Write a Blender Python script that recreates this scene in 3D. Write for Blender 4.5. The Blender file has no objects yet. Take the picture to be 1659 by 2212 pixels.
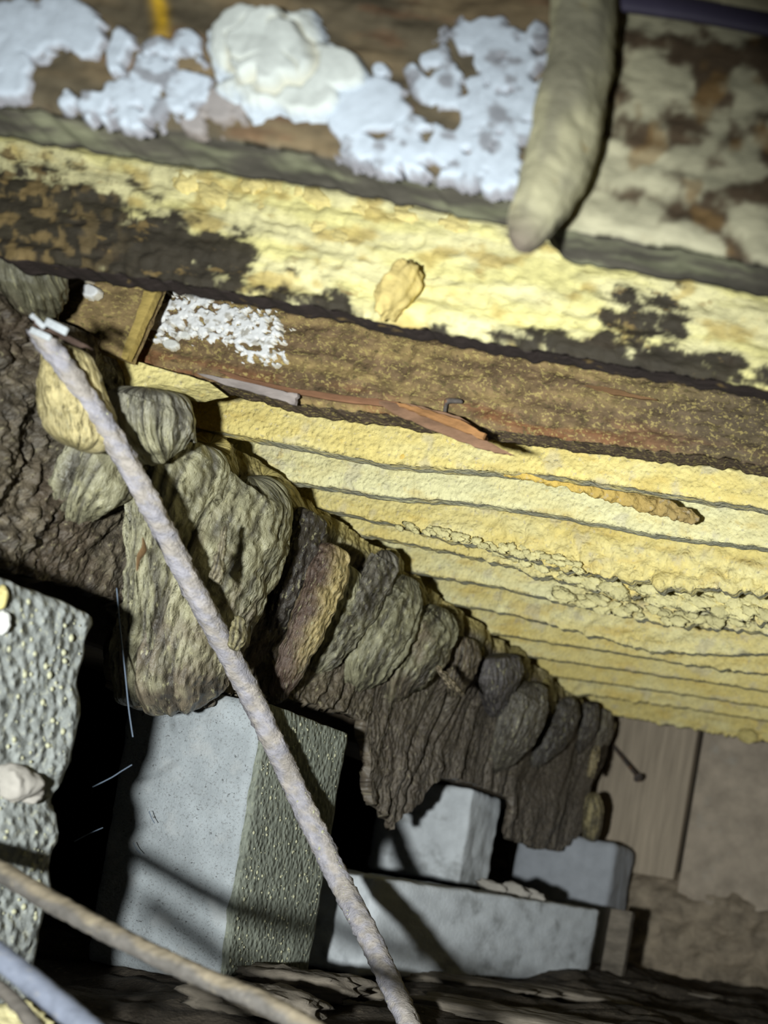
import bpy, bmesh, math, random
import numpy as np
from mathutils import Matrix, Vector

random.seed(4); rng = np.random.default_rng(4)
scene = bpy.context.scene
col = scene.collection

# ------------------------------------------------------------------ camera, light, exposure
F, VU, VV, TH = 1945.0, 2000.0, 2060.0, math.radians(9.5)   # focal length (px), depth vanishing point, camera roll
CT, ST = math.cos(TH), math.sin(TH)
cam_d = bpy.data.cameras.new('camera'); cam = bpy.data.objects.new('camera', cam_d); col.objects.link(cam)
cam.matrix_world = Matrix(((CT, -ST, 0, 0), (0, 0, -1, 0), (ST, CT, 0, 0), (0, 0, 0, 1)))
cam_d.sensor_width = 36.0; cam_d.lens = F / 2212 * 36.0
cam_d.shift_x = -(VU - 829.5) / 2212; cam_d.shift_y = (VV - 1106) / 2212
cam_d.clip_start = 0.02
cam_d.dof.use_dof = True; cam_d.dof.focus_distance = 1.3; cam_d.dof.aperture_fstop = 3.0
scene.camera = cam

world = bpy.data.worlds.new('world'); scene.world = world; world.use_nodes = True
world.node_tree.nodes['Background'].inputs[0].default_value = (0.55, 0.62, 0.8, 1)
world.node_tree.nodes['Background'].inputs[1].default_value = 0.012

torch_d = bpy.data.lights.new('torch_light', 'SPOT'); torch = bpy.data.objects.new('torch_light', torch_d); col.objects.link(torch)
torch.location = (-0.26, -0.12, -0.10)
torch.rotation_euler = (Vector((-0.76, 1.43, 0.31)) - Vector(torch.location)).to_track_quat('-Z', 'Y').to_euler()
torch_d.energy = 140; torch_d.color = (0.95, 1.0, 0.98); torch_d.shadow_soft_size = 0.032
torch_d.spot_size = math.radians(72); torch_d.spot_blend = 1.0

scene.view_settings.view_transform = 'Standard'; scene.view_settings.look = 'None'
scene.view_settings.exposure = 0.0; scene.view_settings.gamma = 1.0
scene.view_settings.use_curve_mapping = False

# ------------------------------------------------------------------ helpers
def ab(u, v):
    du, dv = u - VU, v - VV
    return du * CT + dv * ST, -du * ST + dv * CT
def PY(u, v, Y):                                   # point on the plane at depth Y
    a, b = ab(u, v); return np.array((a * Y / F, Y, -b * Y / F))
def PX(u, v, X):                                   # point on the plane x = X
    a, b = ab(u, v); Y = X * F / a; return np.array((X, Y, -b * Y / F))
def PZ(u, v, Z):
    a, b = ab(u, v); Y = -Z * F / b; return np.array((a * Y / F, Y, Z))

_perm = np.random.default_rng(11).permutation(256); _perm = np.concatenate([_perm, _perm, _perm])
_grad = np.random.default_rng(12).normal(size=(256, 3)); _grad /= np.linalg.norm(_grad, axis=1)[:, None]
def perlin(x, y, z):
    x, y, z = np.broadcast_arrays(np.asarray(x, float), np.asarray(y, float), np.asarray(z, float))
    xi, yi, zi = np.floor(x).astype(int), np.floor(y).astype(int), np.floor(z).astype(int)
    xf, yf, zf = x - xi, y - yi, z - zi
    fx, fy, fz = [t * t * t * (t * (t * 6 - 15) + 10) for t in (xf, yf, zf)]
    out = 0
    for i in (0, 1):
        for j in (0, 1):
            for k in (0, 1):
                h = _perm[_perm[_perm[(xi + i) & 255] + ((yi + j) & 255)] + ((zi + k) & 255)]
                g = _grad[h]
                d = g[..., 0] * (xf - i) + g[..., 1] * (yf - j) + g[..., 2] * (zf - k)
                out = out + d * (fx if i else 1 - fx) * (fy if j else 1 - fy) * (fz if k else 1 - fz)
    return out * 1.5
def fbm(x, y, z, o=4, gain=0.5):
    s, a = 0, 1
    for i in range(o):
        s = s + a * perlin(x * 2 ** i + 7.3 * i, y * 2 ** i + 3.1 * i, z * 2 ** i + 1.7 * i); a *= gain
    return s
def billow(x, y, z, o=3):                           # puffy lumps with creases between them
    s, a = 0, 1
    for i in range(o):
        s = s + a * (np.abs(perlin(x * 2 ** i + 5.2 * i, y * 2 ** i, z * 2 ** i + 9.1 * i)) * 2 - 0.5); a *= 0.5
    return s
def ss(e0, e1, x):
    t = np.clip((np.asarray(x, float) - e0) / (e1 - e0), 0, 1); return t * t * (3 - 2 * t)
def mixc(c0, c1, m): return c0 * (1 - m[..., None]) + c1 * m[..., None]
def C(*c): return np.array(c, float)

def link(name, me, mat, parent=None, kind=None, smooth=True):
    n = len(me.vertices); co = np.empty(n * 3); me.vertices.foreach_get('co', co); co = co.reshape(-1, 3)
    lo, hi = co.min(0), co.max(0); org = np.array(((lo[0] + hi[0]) / 2, (lo[1] + hi[1]) / 2, lo[2]))
    me.vertices.foreach_set('co', (co - org).ravel())
    if smooth: me.polygons.foreach_set('use_smooth', np.ones(len(me.polygons), bool))
    me.materials.append(mat); me.update()
    o = bpy.data.objects.new(name, me); col.objects.link(o)
    if parent is not None:
        o.parent = parent; pw = np.array(parent.location)
        q = parent.parent
        while q is not None: pw = pw + np.array(q.location); q = q.parent
        o.location = org - pw
    else: o.location = org
    if kind: o['kind'] = kind
    return o
def tag(o, label, cat, group=None):
    o['label'] = label; o['category'] = cat
    if group: o['group'] = group
    return o
def empty(name, loc):
    o = bpy.data.objects.new(name, None); o.empty_display_size = 0.05; col.objects.link(o); o.location = loc; return o

def mesh_np(verts, faces, colr=None, fuv=None):
    me = bpy.data.meshes.new('m'); verts = np.asarray(verts, float); faces = np.asarray(faces, int)
    k = faces.shape[1]
    me.vertices.add(len(verts)); me.vertices.foreach_set('co', verts.ravel())
    me.loops.add(faces.size); me.loops.foreach_set('vertex_index', faces.ravel())
    me.polygons.add(len(faces)); me.polygons.foreach_set('loop_start', np.arange(0, faces.size, k))
    try: me.polygons.foreach_set('loop_total', np.full(len(faces), k))
    except Exception: pass
    me.update(calc_edges=True); me.validate()
    if colr is not None:
        at = me.color_attributes.new('col', 'FLOAT_COLOR', 'POINT')
        c4 = np.ones((len(verts), 4)); c4[:, :3] = np.clip(np.asarray(colr).reshape(-1, 3), 0.002, 1)
        at.data.foreach_set('color', c4.ravel())
    if fuv is not None:
        fa = me.attributes.new('flow', 'FLOAT_VECTOR', 'POINT'); fa.data.foreach_set('vector', np.asarray(fuv, float).ravel())
    return me
def grid_faces(nu, nv, wu=False, wv=False):
    iu = np.arange(nu if wu else nu - 1); iv = np.arange(nv if wv else nv - 1)
    a, b = np.meshgrid(iu, iv, indexing='ij'); a2, b2 = (a + 1) % nu, (b + 1) % nv
    return np.stack([a * nv + b, a2 * nv + b, a2 * nv + b2, a * nv + b2], -1).reshape(-1, 4)
def grid_obj(name, P, mat, colr=None, parent=None, wv=False, kind=None, flip=False, caps=False, flow=None):
    nu, nv = P.shape[:2]; f = grid_faces(nu, nv, wv=wv)
    V = P.reshape(-1, 3); cc = None if colr is None else np.broadcast_to(colr, P.shape).reshape(-1, 3)
    if flow is not None: flow = flow.reshape(-1, 3)
    if caps and wv:                                  # close both ends with a fan (degenerate quads avoided with a centre ring)
        n0 = len(V); V = np.vstack([V, P[0].mean(0), P[-1].mean(0)])
        if cc is not None: cc = np.vstack([cc, cc[:nv].mean(0), cc[-nv:].mean(0)])
        if flow is not None: flow = np.vstack([flow, flow[:nv].mean(0), flow[-nv:].mean(0)])
        ex = []
        for j in range(0, nv, 2):
            ex.append((n0, j, (j + 1) % nv, (j + 2) % nv)); L = (nu - 1) * nv
            ex.append((n0 + 1, L + (j + 2) % nv, L + (j + 1) % nv, L + j))
        f = np.vstack([f, np.array(ex)])
    if flip: f = f[:, ::-1]
    return link(name, mesh_np(V, f, cc, flow), mat, parent, kind)

# ------------------------------------------------------------------ materials
def make_mat(name, base=None, attr=False, var=0.25, var_scale=40, specks=(), bumps=(), rough=0.85, stretch=(1, 1, 1), spec=0.3, second=None, flow=False):
    """attr: colour from the mesh; specks: (colour, scale, threshold, softness, amount); bumps: (kind, scale, distance)"""
    m = bpy.data.materials.new(name); m.use_nodes = True; nt = m.node_tree; N, L = nt.nodes, nt.links
    bs = N['Principled BSDF']; bs.inputs['Roughness'].default_value = rough
    bs.inputs['Specular IOR Level'].default_value = spec
    tc = N.new('ShaderNodeTexCoord'); mp = N.new('ShaderNodeMapping'); 
    if flow:
        fl = N.new('ShaderNodeAttribute'); fl.attribute_name = 'flow'; L.new(fl.outputs['Vector'], mp.inputs['Vector'])
    else: L.new(tc.outputs['Object'], mp.inputs['Vector'])
    mp.inputs['Scale'].default_value = stretch
    if attr:
        a = N.new('ShaderNodeVertexColor'); a.layer_name = 'col'; cur = a.outputs['Color']
    else:
        r = N.new('ShaderNodeRGB'); r.outputs[0].default_value = (*base, 1); cur = r.outputs[0]
    def noise(scale, detail=5, vec=None):
        n = N.new('ShaderNodeTexNoise'); n.inputs['Scale'].default_value = scale; n.inputs['Detail'].default_value = detail
        n.inputs['Roughness'].default_value = 0.62; L.new((vec or mp).outputs['Vector'], n.inputs['Vector']); return n.outputs['Fac']
    def ramp(fac, lo, hi):
        r = N.new('ShaderNodeMapRange'); r.inputs['From Min'].default_value = lo; r.inputs['From Max'].default_value = hi
        r.interpolation_type = 'SMOOTHSTEP'; L.new(fac, r.inputs['Value']); return r.outputs['Result']
    def mix(c0, c1, fac, mode='MIX'):
        x = N.new('ShaderNodeMix'); x.data_type = 'RGBA'; x.blend_type = mode
        if isinstance(fac, float): x.inputs[0].default_value = fac
        else: L.new(fac, x.inputs[0])
        for s, c in ((6, c0), (7, c1)):
            if isinstance(c, tuple): x.inputs[s].default_value = (*c, 1)
            else: L.new(c, x.inputs[s])
        return x.outputs[2]
    if second:
        cur = mix(cur, second[0], ramp(noise(second[1]), second[2], second[3]))
    if var:
        v = N.new('ShaderNodeMapRange'); v.inputs['From Min'].default_value = 0.3; v.inputs['From Max'].default_value = 0.7
        v.inputs['To Min'].default_value = 1 - var; v.inputs['To Max'].default_value = 1 + var
        L.new(noise(var_scale), v.inputs['Value'])
        sc = N.new('ShaderNodeVectorMath'); sc.operation = 'SCALE'; L.new(cur, sc.inputs[0]); L.new(v.outputs[0], sc.inputs['Scale']); cur = sc.outputs[0]
    for c, scale, lo, hi, amt in specks:
        f = ramp(noise(scale, 3), lo, hi)
        k = N.new('ShaderNodeMath'); k.operation = 'MULTIPLY'; L.new(f, k.inputs[0]); k.inputs[1].default_value = amt
        cur = mix(cur, c, k.outputs[0])
    L.new(cur, bs.inputs['Base Color'])
    last = None
    for kind, scale, dist in bumps:
        if kind == 'n': h = noise(scale, 5)
        else:
            vo = N.new('ShaderNodeTexVoronoi'); vo.inputs['Scale'].default_value = scale; vo.feature = 'SMOOTH_F1' if kind == 'v' else 'F1'
            L.new(mp.outputs['Vector'], vo.inputs['Vector']); q = N.new('ShaderNodeMath'); q.operation = 'SUBTRACT'; q.inputs[0].default_value = 1
            L.new(vo.outputs['Distance'], q.inputs[1]); h = q.outputs[0]
        b = N.new('ShaderNodeBump'); b.inputs['Strength'].default_value = 1.0; b.inputs['Distance'].default_value = dist * 0.38
        L.new(h, b.inputs['Height'])
        if last: L.new(last, b.inputs['Normal'])
        last = b.outputs['Normal']
    if last: L.new(last, bs.inputs['Normal'])
    return m

M = {}
M['foam'] = make_mat('yellow_foam', attr=True, var=0.14, var_scale=70, specks=[((0.50, 0.45, 0.36), 130, 0.58, 0.68, 0.45), ((0.66, 0.46, 0.10), 60, 0.60, 0.72, 0.35)],
                     bumps=[('n', 60, 0.006), ('v', 170, 0.006), ('n', 300, 0.004)], rough=0.75)
M['foam_stained'] = make_mat('stained_foam', attr=True, var=0.22, var_scale=60, stretch=(0.45, 1, 1),
                             specks=[((0.30, 0.20, 0.07), 70, 0.62, 0.72, 0.5)], bumps=[('n', 55, 0.008), ('n', 160, 0.003)], rough=0.8)
M['wood'] = make_mat('rotten_wood', attr=True, var=0.45, var_scale=60, stretch=(0.7, 1, 1),
                     specks=[((0.50, 0.40, 0.14), 260, 0.53, 0.62, 0.58), ((0.05, 0.035, 0.02), 130, 0.58, 0.68, 0.7)], bumps=[('n', 90, 0.006), ('v', 260, 0.0025)], rough=0.85)
M['wood_plain'] = make_mat('weathered_wood', attr=True, var=0.4, var_scale=45, stretch=(0.3, 1, 1), bumps=[('n', 70, 0.005)], rough=0.85)
M['mould'] = make_mat('white_mould', attr=True, var=0.10, var_scale=80, bumps=[('n', 90, 0.003)], rough=0.95, spec=0.1)
M['curtain'] = make_mat('dirty_foam', attr=True, var=0.35, var_scale=70, specks=[((0.46, 0.41, 0.24), 280, 0.59, 0.68, 0.6), ((0.025, 0.02, 0.014), 90, 0.58, 0.72, 0.7)],
                        stretch=(1, 1, 0.35), bumps=[('n', 85, 0.018), ('v', 220, 0.022), ('n', 320, 0.008)], rough=0.42, spec=0.5, flow=True)
M['lobe'] = make_mat('smooth_dirty_foam', attr=True, var=0.28, var_scale=90, specks=[((0.56, 0.52, 0.30), 280, 0.58, 0.68, 0.6), ((0.03, 0.025, 0.018), 75, 0.60, 0.72, 0.55)],
                     stretch=(1, 1, 0.34), bumps=[('n', 95, 0.018), ('v', 210, 0.022), ('n', 320, 0.008)], rough=0.40, spec=0.6, flow=True)
M['block'] = make_mat('concrete_block', base=(0.40, 0.43, 0.45), var=0.22, var_scale=14, specks=[((0.20, 0.20, 0.20), 330, 0.55, 0.64, 0.55), ((0.10, 0.10, 0.10), 130, 0.66, 0.71, 0.8), ((0.52, 0.53, 0.53), 20, 0.52, 0.72, 0.6)],
                      bumps=[('n', 220, 0.0025), ('n', 40, 0.003)], rough=0.9)
M['block_specked'] = make_mat('dewy_concrete', base=(0.32, 0.335, 0.32), var=0.3, var_scale=60, specks=[((0.52, 0.52, 0.42), 170, 0.56, 0.64, 0.7)],
                      bumps=[('v', 125, 0.022), ('n', 240, 0.005)], rough=0.6, stretch=(1, 1, 0.7))
M['block_side'] = make_mat('shaded_side_concrete', base=(0.235, 0.25, 0.205), var=0.28, var_scale=40, specks=[((0.36, 0.37, 0.27), 200, 0.58, 0.66, 0.55)], bumps=[('v', 190, 0.010), ('n', 240, 0.004)], rough=0.65, stretch=(1, 1, 0.6))  # smoother greenish block side, its shade put into the base colour
M['block_pale'] = make_mat('pale_concrete', base=(0.66, 0.69, 0.72), var=0.12, var_scale=20, specks=[((0.30, 0.31, 0.31), 14, 0.50, 0.72, 0.7)], bumps=[('n', 120, 0.003)], rough=0.9)
M['block_dim'] = make_mat('grey_concrete', base=(0.40, 0.42, 0.46), var=0.12, var_scale=20, bumps=[('n', 120, 0.002)], rough=0.9)
M['mortar'] = make_mat('old_mortar', base=(0.42, 0.39, 0.35), var=0.3, var_scale=60, bumps=[('n', 90, 0.004)], rough=0.9)
M['speck'] = make_mat('foam_overspray', base=(0.50, 0.49, 0.33), var=0.15, var_scale=40, rough=0.5, spec=0.4)
M['cable'] = make_mat('dusty_cable', attr=True, var=0.3, var_scale=90, specks=[((0.56, 0.50, 0.40), 260, 0.58, 0.68, 0.45)], bumps=[('n', 260, 0.003), ('v', 330, 0.002)], rough=0.85)
M['cable_dark'] = make_mat('worn_conduit', attr=True, var=0.3, var_scale=60, specks=[((0.26, 0.22, 0.15), 120, 0.60, 0.70, 0.4)], bumps=[('n', 120, 0.002)], rough=0.7)
M['soil'] = make_mat('damp_soil', base=(0.06, 0.048, 0.036), var=0.5, var_scale=18, specks=[((0.17, 0.14, 0.10), 60, 0.60, 0.70, 0.6)], bumps=[('n', 30, 0.02), ('n', 110, 0.006)], rough=0.9)
M['debris'] = make_mat('rotten_debris', base=(0.17, 0.145, 0.115), var=0.5, var_scale=30, bumps=[('n', 40, 0.012)], rough=0.9, stretch=(0.4, 1, 1))
M['plank'] = make_mat('brown_plank', base=(0.42, 0.345, 0.26), var=0.25, var_scale=30, stretch=(1.6, 1, 0.12), bumps=[('n', 60, 0.002)], rough=0.8)
M['plank_rough'] = make_mat('chalky_board', base=(0.42, 0.35, 0.275), var=0.25, var_scale=14, specks=[((0.46, 0.42, 0.36), 12, 0.58, 0.75, 0.6)], bumps=[('n', 50, 0.003)], rough=0.9)
M['rubble'] = make_mat('rubble_plaster', base=(0.30, 0.245, 0.18), var=0.4, var_scale=16, bumps=[('n', 18, 0.03), ('n', 70, 0.008)], rough=0.95)
M['dark'] = make_mat('dark_earth', base=(0.03, 0.026, 0.02), var=0.4, var_scale=6, bumps=[('n', 12, 0.03)], rough=0.95)
M['deck'] = make_mat('deck_board', base=(0.22, 0.15, 0.09), var=0.4, var_scale=30, stretch=(0.2, 1, 1), bumps=[('n', 40, 0.004)], rough=0.85)
M['plastic'] = make_mat('purple_plastic', base=(0.075, 0.065, 0.11), var=0.2, var_scale=20, rough=0.55)
M['rust'] = make_mat('rusty_iron', base=(0.10, 0.085, 0.075), var=0.4, var_scale=150, specks=[((0.25, 0.11, 0.04), 90, 0.55, 0.65, 0.7)], bumps=[('n', 200, 0.001)], rough=0.7)
M['thread'] = make_mat('spider_silk', base=(0.16, 0.2, 0.26), var=0, rough=0.4)

# ------------------------------------------------------------------ the setting
def box_mesh(lo, hi, bev=0.0):
    bm = bmesh.new(); bmesh.ops.create_cube(bm, size=1)
    for v in bm.verts:
        v.co = Vector([lo[i] if v.co[i] < 0 else hi[i] for i in range(3)])
    if bev: bmesh.ops.bevel(bm, geom=bm.edges[:], offset=bev, segments=2, affect='EDGES', profile=0.6)
    me = bpy.data.meshes.new('m'); bm.to_mesh(me); bm.free(); return me

xs, ys = np.meshgrid(np.linspace(-3.2, 1.6, 240), np.linspace(-0.6, 3.0, 220), indexing='ij')
gz = -0.222 + 0.03 * fbm(xs * 3, ys * 5, 0 * xs, 4) + 0.010 * billow(xs * 9, ys * 16, 0 * xs) + 0.02 * ss(1.6, 2.6, ys) - 0.10 * ss(0.9, 0.0, ys)
floor = grid_obj('floor', np.stack([xs, ys, gz], -1), M['soil'], kind='structure'); floor['label'] = 'dark damp earth floor of the crawl space'

wall = link('wall_back', box_mesh((-3.2, 2.96, -0.45), (1.6, 3.06, 0.78)), M['dark'], kind='structure', smooth=False)
# planks of the far wall, joints open
edges = [(1140, 1318), (1322, 1507), (1519, 1700), (1712, 1900)]
for i, (u0, u1) in enumerate(edges):
    x0, x1 = PY(u0, 1590, 2.91)[0], PY(u1, 1600, 2.91)[0]
    if i >= 2: x1 = x0 + 0.33
    if i == 3: x0 = PY(1519, 1600, 2.91)[0] + 0.345; x1 = x0 + 0.3
    dy = 0.0 if i != 1 else 0.012
    link('plank', box_mesh((x0, 2.905 - dy, 0.10 if i == 1 else 0.02), (x1, 2.955, 0.70), 0.006), M['plank'] if i < 2 else M['plank_rough'], wall)
xs, zs = np.meshgrid(np.linspace(-1.5, 0.2, 170), np.linspace(-0.26, 0.13, 50), indexing='ij')
yy = 2.935 - 0.05 * ss(0.13, 0.02, zs) - 0.03 * billow(xs * 7, zs * 9, 0 * xs, 3) - 0.03 * ss(0.0, -0.25, zs)
grid_obj('rubble_base', np.stack([xs, yy, zs], -1), M['rubble'], parent=wall)
link('wall_left', box_mesh((-3.3, -0.6, -0.45), (-3.2, 3.06, 0.78)), M['dark'], kind='structure', smooth=False)
ceil = empty('ceiling', (0, 1.2, 0.76)); ceil['kind'] = 'structure'
for i in range(20):                                                 # the deck boards above the joists
    y0 = -0.6 + i * 0.183
    link('board', box_mesh((-3.2, y0, 0.76), (1.6, y0 + 0.178, 0.785)), M['deck'], ceil, smooth=False)

# ------------------------------------------------------------------ joists
YEL = C(0.82, 0.67, 0.245); PALE = C(0.88, 0.82, 0.46); GREY = C(0.33, 0.33, 0.26); BLACK = C(0.022, 0.016, 0.014)
CREAM = C(0.72, 0.66, 0.36); BROWN = C(0.16, 0.105, 0.055)
ZT = 0.765
def joist(Y, edge, mat, colfn, name='foam_coated_joist', thick=0.036, nx=560, amp=0.004, lump=0.0, x0=-1.28, x1=0.55, nz=46, seed=0.0, sag=None):
    """a board on edge running along x; edge: pixel trace of its lower near arris, read at depth Y"""
    pts = np.array([PY(u, v, Y) for u, v in edge]); o = np.argsort(pts[:, 0])
    X = np.linspace(x0, x1, nx); zb = np.interp(X, pts[o, 0], pts[o, 2])
    k = 9; zb = np.convolve(np.pad(zb, k // 2, mode='edge'), np.ones(k) / k, 'valid')
    zb = zb + 0.0022 * fbm(X * 40, seed + 0 * X, 0 * X, 4)
    nb = 12; t = np.concatenate([np.linspace(0, 1, nz), 1 + np.linspace(0, 1, nb)[1:], 2 + np.linspace(0, 1, 8)[1:]])
    XX, T = np.meshgrid(X, t, indexing='ij'); ZB = np.repeat(zb[:, None], len(t), 1)
    f1, f2, f3 = np.clip(T, 0, 1), np.clip(T - 1, 0, 1), np.clip(T - 2, 0, 1)
    Z = np.where(T <= 1, ZT + (ZB - ZT) * f1, np.where(T <= 2, ZB, ZB + (ZT - ZB) * f3))
    r = 0.006                                                        # round the arris
    Yc = Y + thick * f2
    Yc = np.where(T <= 1, Y + r * ss(ZB + r, ZB, Z) * 0.6, Yc)
    d = amp * fbm(XX * 13, Z * 48 + seed, 0 * Z + seed, 4) + amp * 0.6 * fbm(XX * 70, Z * 90 + seed, 0 * Z, 3)
    if lump is not None and np.any(lump):
        lw = np.interp(XX, *lump) if isinstance(lump, tuple) else lump
        d = d + lw * (billow(XX * 26, Z * 42 + seed, 0 * Z + seed, 3) + 0.2) * ss(ZB + 0.10, ZB, Z)
    Yd = Yc - d * np.where(T <= 1, 1, 0.2); Zd = Z - np.where(T > 1, d * 1.0, d * 0.9 * ss(ZB + 0.012, ZB, Z))
    c = colfn(XX, Z, ZB, T)
    return grid_obj(name, np.stack([XX, Yd, Zd], -1), mat, c, flip=True)

def yellow(Y, pale=0.0, seed=0.0, grey=0.9, dirt=0.0):
    def fn(X, Z, ZB, T):
        n = fbm(X * 9, Z * 26 + seed, seed + 0 * X, 4)
        c = mixc(YEL + 0 * X[..., None], PALE, np.clip(pale + 0.55 * n, 0, 1))
        c = mixc(c, C(0.68, 0.48, 0.12), 0.45 * ss(0.25, 0.7, fbm(X * 14 + 3, Z * 40, seed + 5 + 0 * X, 4)))
        c = mixc(c, C(0.55, 0.50, 0.40), 0.4 * ss(0.35, 0.6, fbm(X * 24 + 9, Z * 30, seed + 8 + 0 * X, 3)))
        c = mixc(c, GREY, grey * ss(1.02, 1.25, T) * ss(-0.5, 0.1, fbm(X * 20, T * 2, seed + 0 * X, 3)))
        return c
    return fn

# nearest joist: mouldy brown timber on the left, cream mottled foam on the right
XS = PY(1200, 300, 0.713)[0]
def c0(X, Z, ZB, T):
    n = fbm(X * 8, Z * 30, 0 * X, 5); c = mixc(C(.10, .08, .05) + 0 * X[..., None], C(0.17, 0.125, 0.07), ss(-0.1, 0.5, n))
    c = mixc(c, C(0.14, 0.075, 0.04), 0.6 * ss(0.25, 0.6, fbm(X * 12 + 4, Z * 50, 1 + 0 * X, 4)))
    p = PY(345, 25, 0.713); g = np.exp(-(((X - p[0] + 0.3 * (Z - p[2])) / 0.006) ** 2) - ((Z - p[2]) / 0.02) ** 2)
    c = mixc(c, C(0.55, 0.33, 0.02), np.clip(g * 1.2, 0, 1))
    r = mixc(C(0.44, 0.41, 0.28) + 0 * X[..., None], C(0.085, 0.058, 0.034), ss(0.05, 0.5, fbm(X * 26, Z * 32, 3 + 0 * X, 5) + 0.25 * ss(XS + 0.02, XS + 0.12, X)
             - 0.35 * ss(ZB + 0.035, ZB, Z)) )
    r = mixc(r, C(0.22, 0.13, 0.045), 0.6 * ss(0.35, 0.6, fbm(X * 30 + 4, Z * 30, 7 + 0 * X, 3)))
    c = mixc(c, r, ss(XS - 0.004, XS + 0.004, X))
    bot = mixc(C(0.10, 0.09, 0.07) + 0 * X[..., None], C(0.22, 0.22, 0.14), ss(-0.1, 0.5, fbm(X * 12, T * 3, 2 + 0 * X, 4)))
    return mixc(c, bot, np.maximum(ss(0.985, 1.02, T), 0))
J0Y = 0.713
J0 = joist(J0Y, [(-60, 205), (0, 222), (300, 262), (600, 312), (900, 372), (1100, 412), (1200, 486), (1400, 520), (1659, 570), (1900, 615)], M['wood_plain'], c0,
           name='mouldy_joist', thick=0.040, nx=760, nz=70, amp=0.003, x0=-1.28)
tag(J0, 'nearest joist, rotten brown timber with thick white mould patches', 'joist')

# second joist: cream yellow foam with black mould stains
def c1(X, Z, ZB, T):
    n = fbm(X * 7, Z * 30, 5 + 0 * X, 5); c = mixc(CREAM + 0 * X[..., None], C(0.76, 0.69, 0.30), ss(-0.2, 0.4, n))
    c = mixc(c, C(0.50, 0.36, 0.10), 0.7 * ss(0.15, 0.55, fbm(X * 18, Z * 34, 9 + 0 * X, 4)))
    m = 0 * X
    for u, v, ru, rv, w in ((40, 500, 360, 150, 1.3), (330, 550, 260, 100, 1.2), (470, 545, 130, 70, 1.0), (40, 400, 130, 70, 0.8), (640, 645, 170, 40, 0.9), (240, 420, 90, 40, .5),
                            (1380, 690, 130, 90, 0.85), (1330, 780, 330, 50, 1.15), (1500, 790, 210, 50, 1.05), (1000, 735, 170, 30, 0.95), (1450, 690, 110, 40, 0.6), (1330, 640, 50, 50, .6), (1650, 820, 120, 25, .9)):
        p = PY(u, v, 0.932); k = 0.932 / F
        m = np.maximum(m, w * np.exp(-(((X - p[0]) / (ru * k)) ** 2 + ((Z - p[2]) / (rv * k)) ** 2)))
    m = ss(0.42, 0.72, m + 0.42 * fbm(X * 26, Z * 55, 2 + 0 * X, 6, 0.65))
    c = mixc(c, BLACK, m * 0.97)
    br = ss(-0.05, 0.25, fbm(X * 60, Z * 60, 4 + 0 * X, 3)) * m                # brown crust inside the stain on the left
    c = mixc(c, C(0.20, 0.14, 0.06), br * ss(PY(330, 500, .932)[0], PY(60, 500, .932)[0], X))
    return mixc(c, BLACK * 1.5, ss(1.0, 1.1, T))
J1Y = 0.932
J1 = joist(J1Y, [(-60, 520), (0, 548), (360, 603), (700, 662), (860, 700), (1200, 762), (1659, 840), (1900, 880)], M['foam_stained'], c1, thick=0.022, nx=820, nz=80, amp=0.0036, lump=0.0018, seed=3.0)
tag(J1, 'thick joist coated in cream foam with large black mould stains', 'joist')

# third joist: brown, bare, speckled
def c2(X, Z, ZB, T):
    n = fbm(X * 6, Z * 40, 15 + 0 * X, 5); c = mixc(BROWN + 0 * X[..., None], C(0.27, 0.19, 0.08), ss(-0.2, 0.5, n))
    c = mixc(c, C(0.24, 0.10, 0.04), 0.8 * ss(ZB + 0.03, ZB + 0.004, Z + 0.012 * n) * ss(-0.3, 0.3, fbm(X * 10, Z * 60, 3 + 0 * X, 3)))
    lf = ss(PY(1150, 850, 1.107)[0], PY(1659, 900, 1.107)[0], X)
    c = mixc(c, C(0.085, 0.068, 0.045), lf * 0.75)
    s0 = PY(318, 640, 1.107); s1 = PY(270, 770, 1.107); xl = s0[0] + (Z - s0[2]) / (s1[2] - s0[2]) * (s1[0] - s0[0])
    c = mixc(c, C(0.55, 0.40, 0.10), np.exp(-((X - xl + 0.002) / 0.008) ** 2) * 0.9)
    return mixc(c, C(0.10, 0.07, 0.045), ss(1.0, 1.1, T))
J2Y = 1.107
J2 = joist(J2Y, [(-60, 690), (60, 705), (180, 748), (290, 778), (430, 815), (640, 868), (830, 893), (1040, 918), (1240, 950), (1450, 975), (1659, 1002), (1900, 1040)], M['wood'], c2,
           name='bare_timber_joist', thick=0.03, nx=820, nz=70, amp=0.0045, seed=6.0)
tag(J2, 'bare brown speckled timber joist with splintered lower edge', 'joist')

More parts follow.
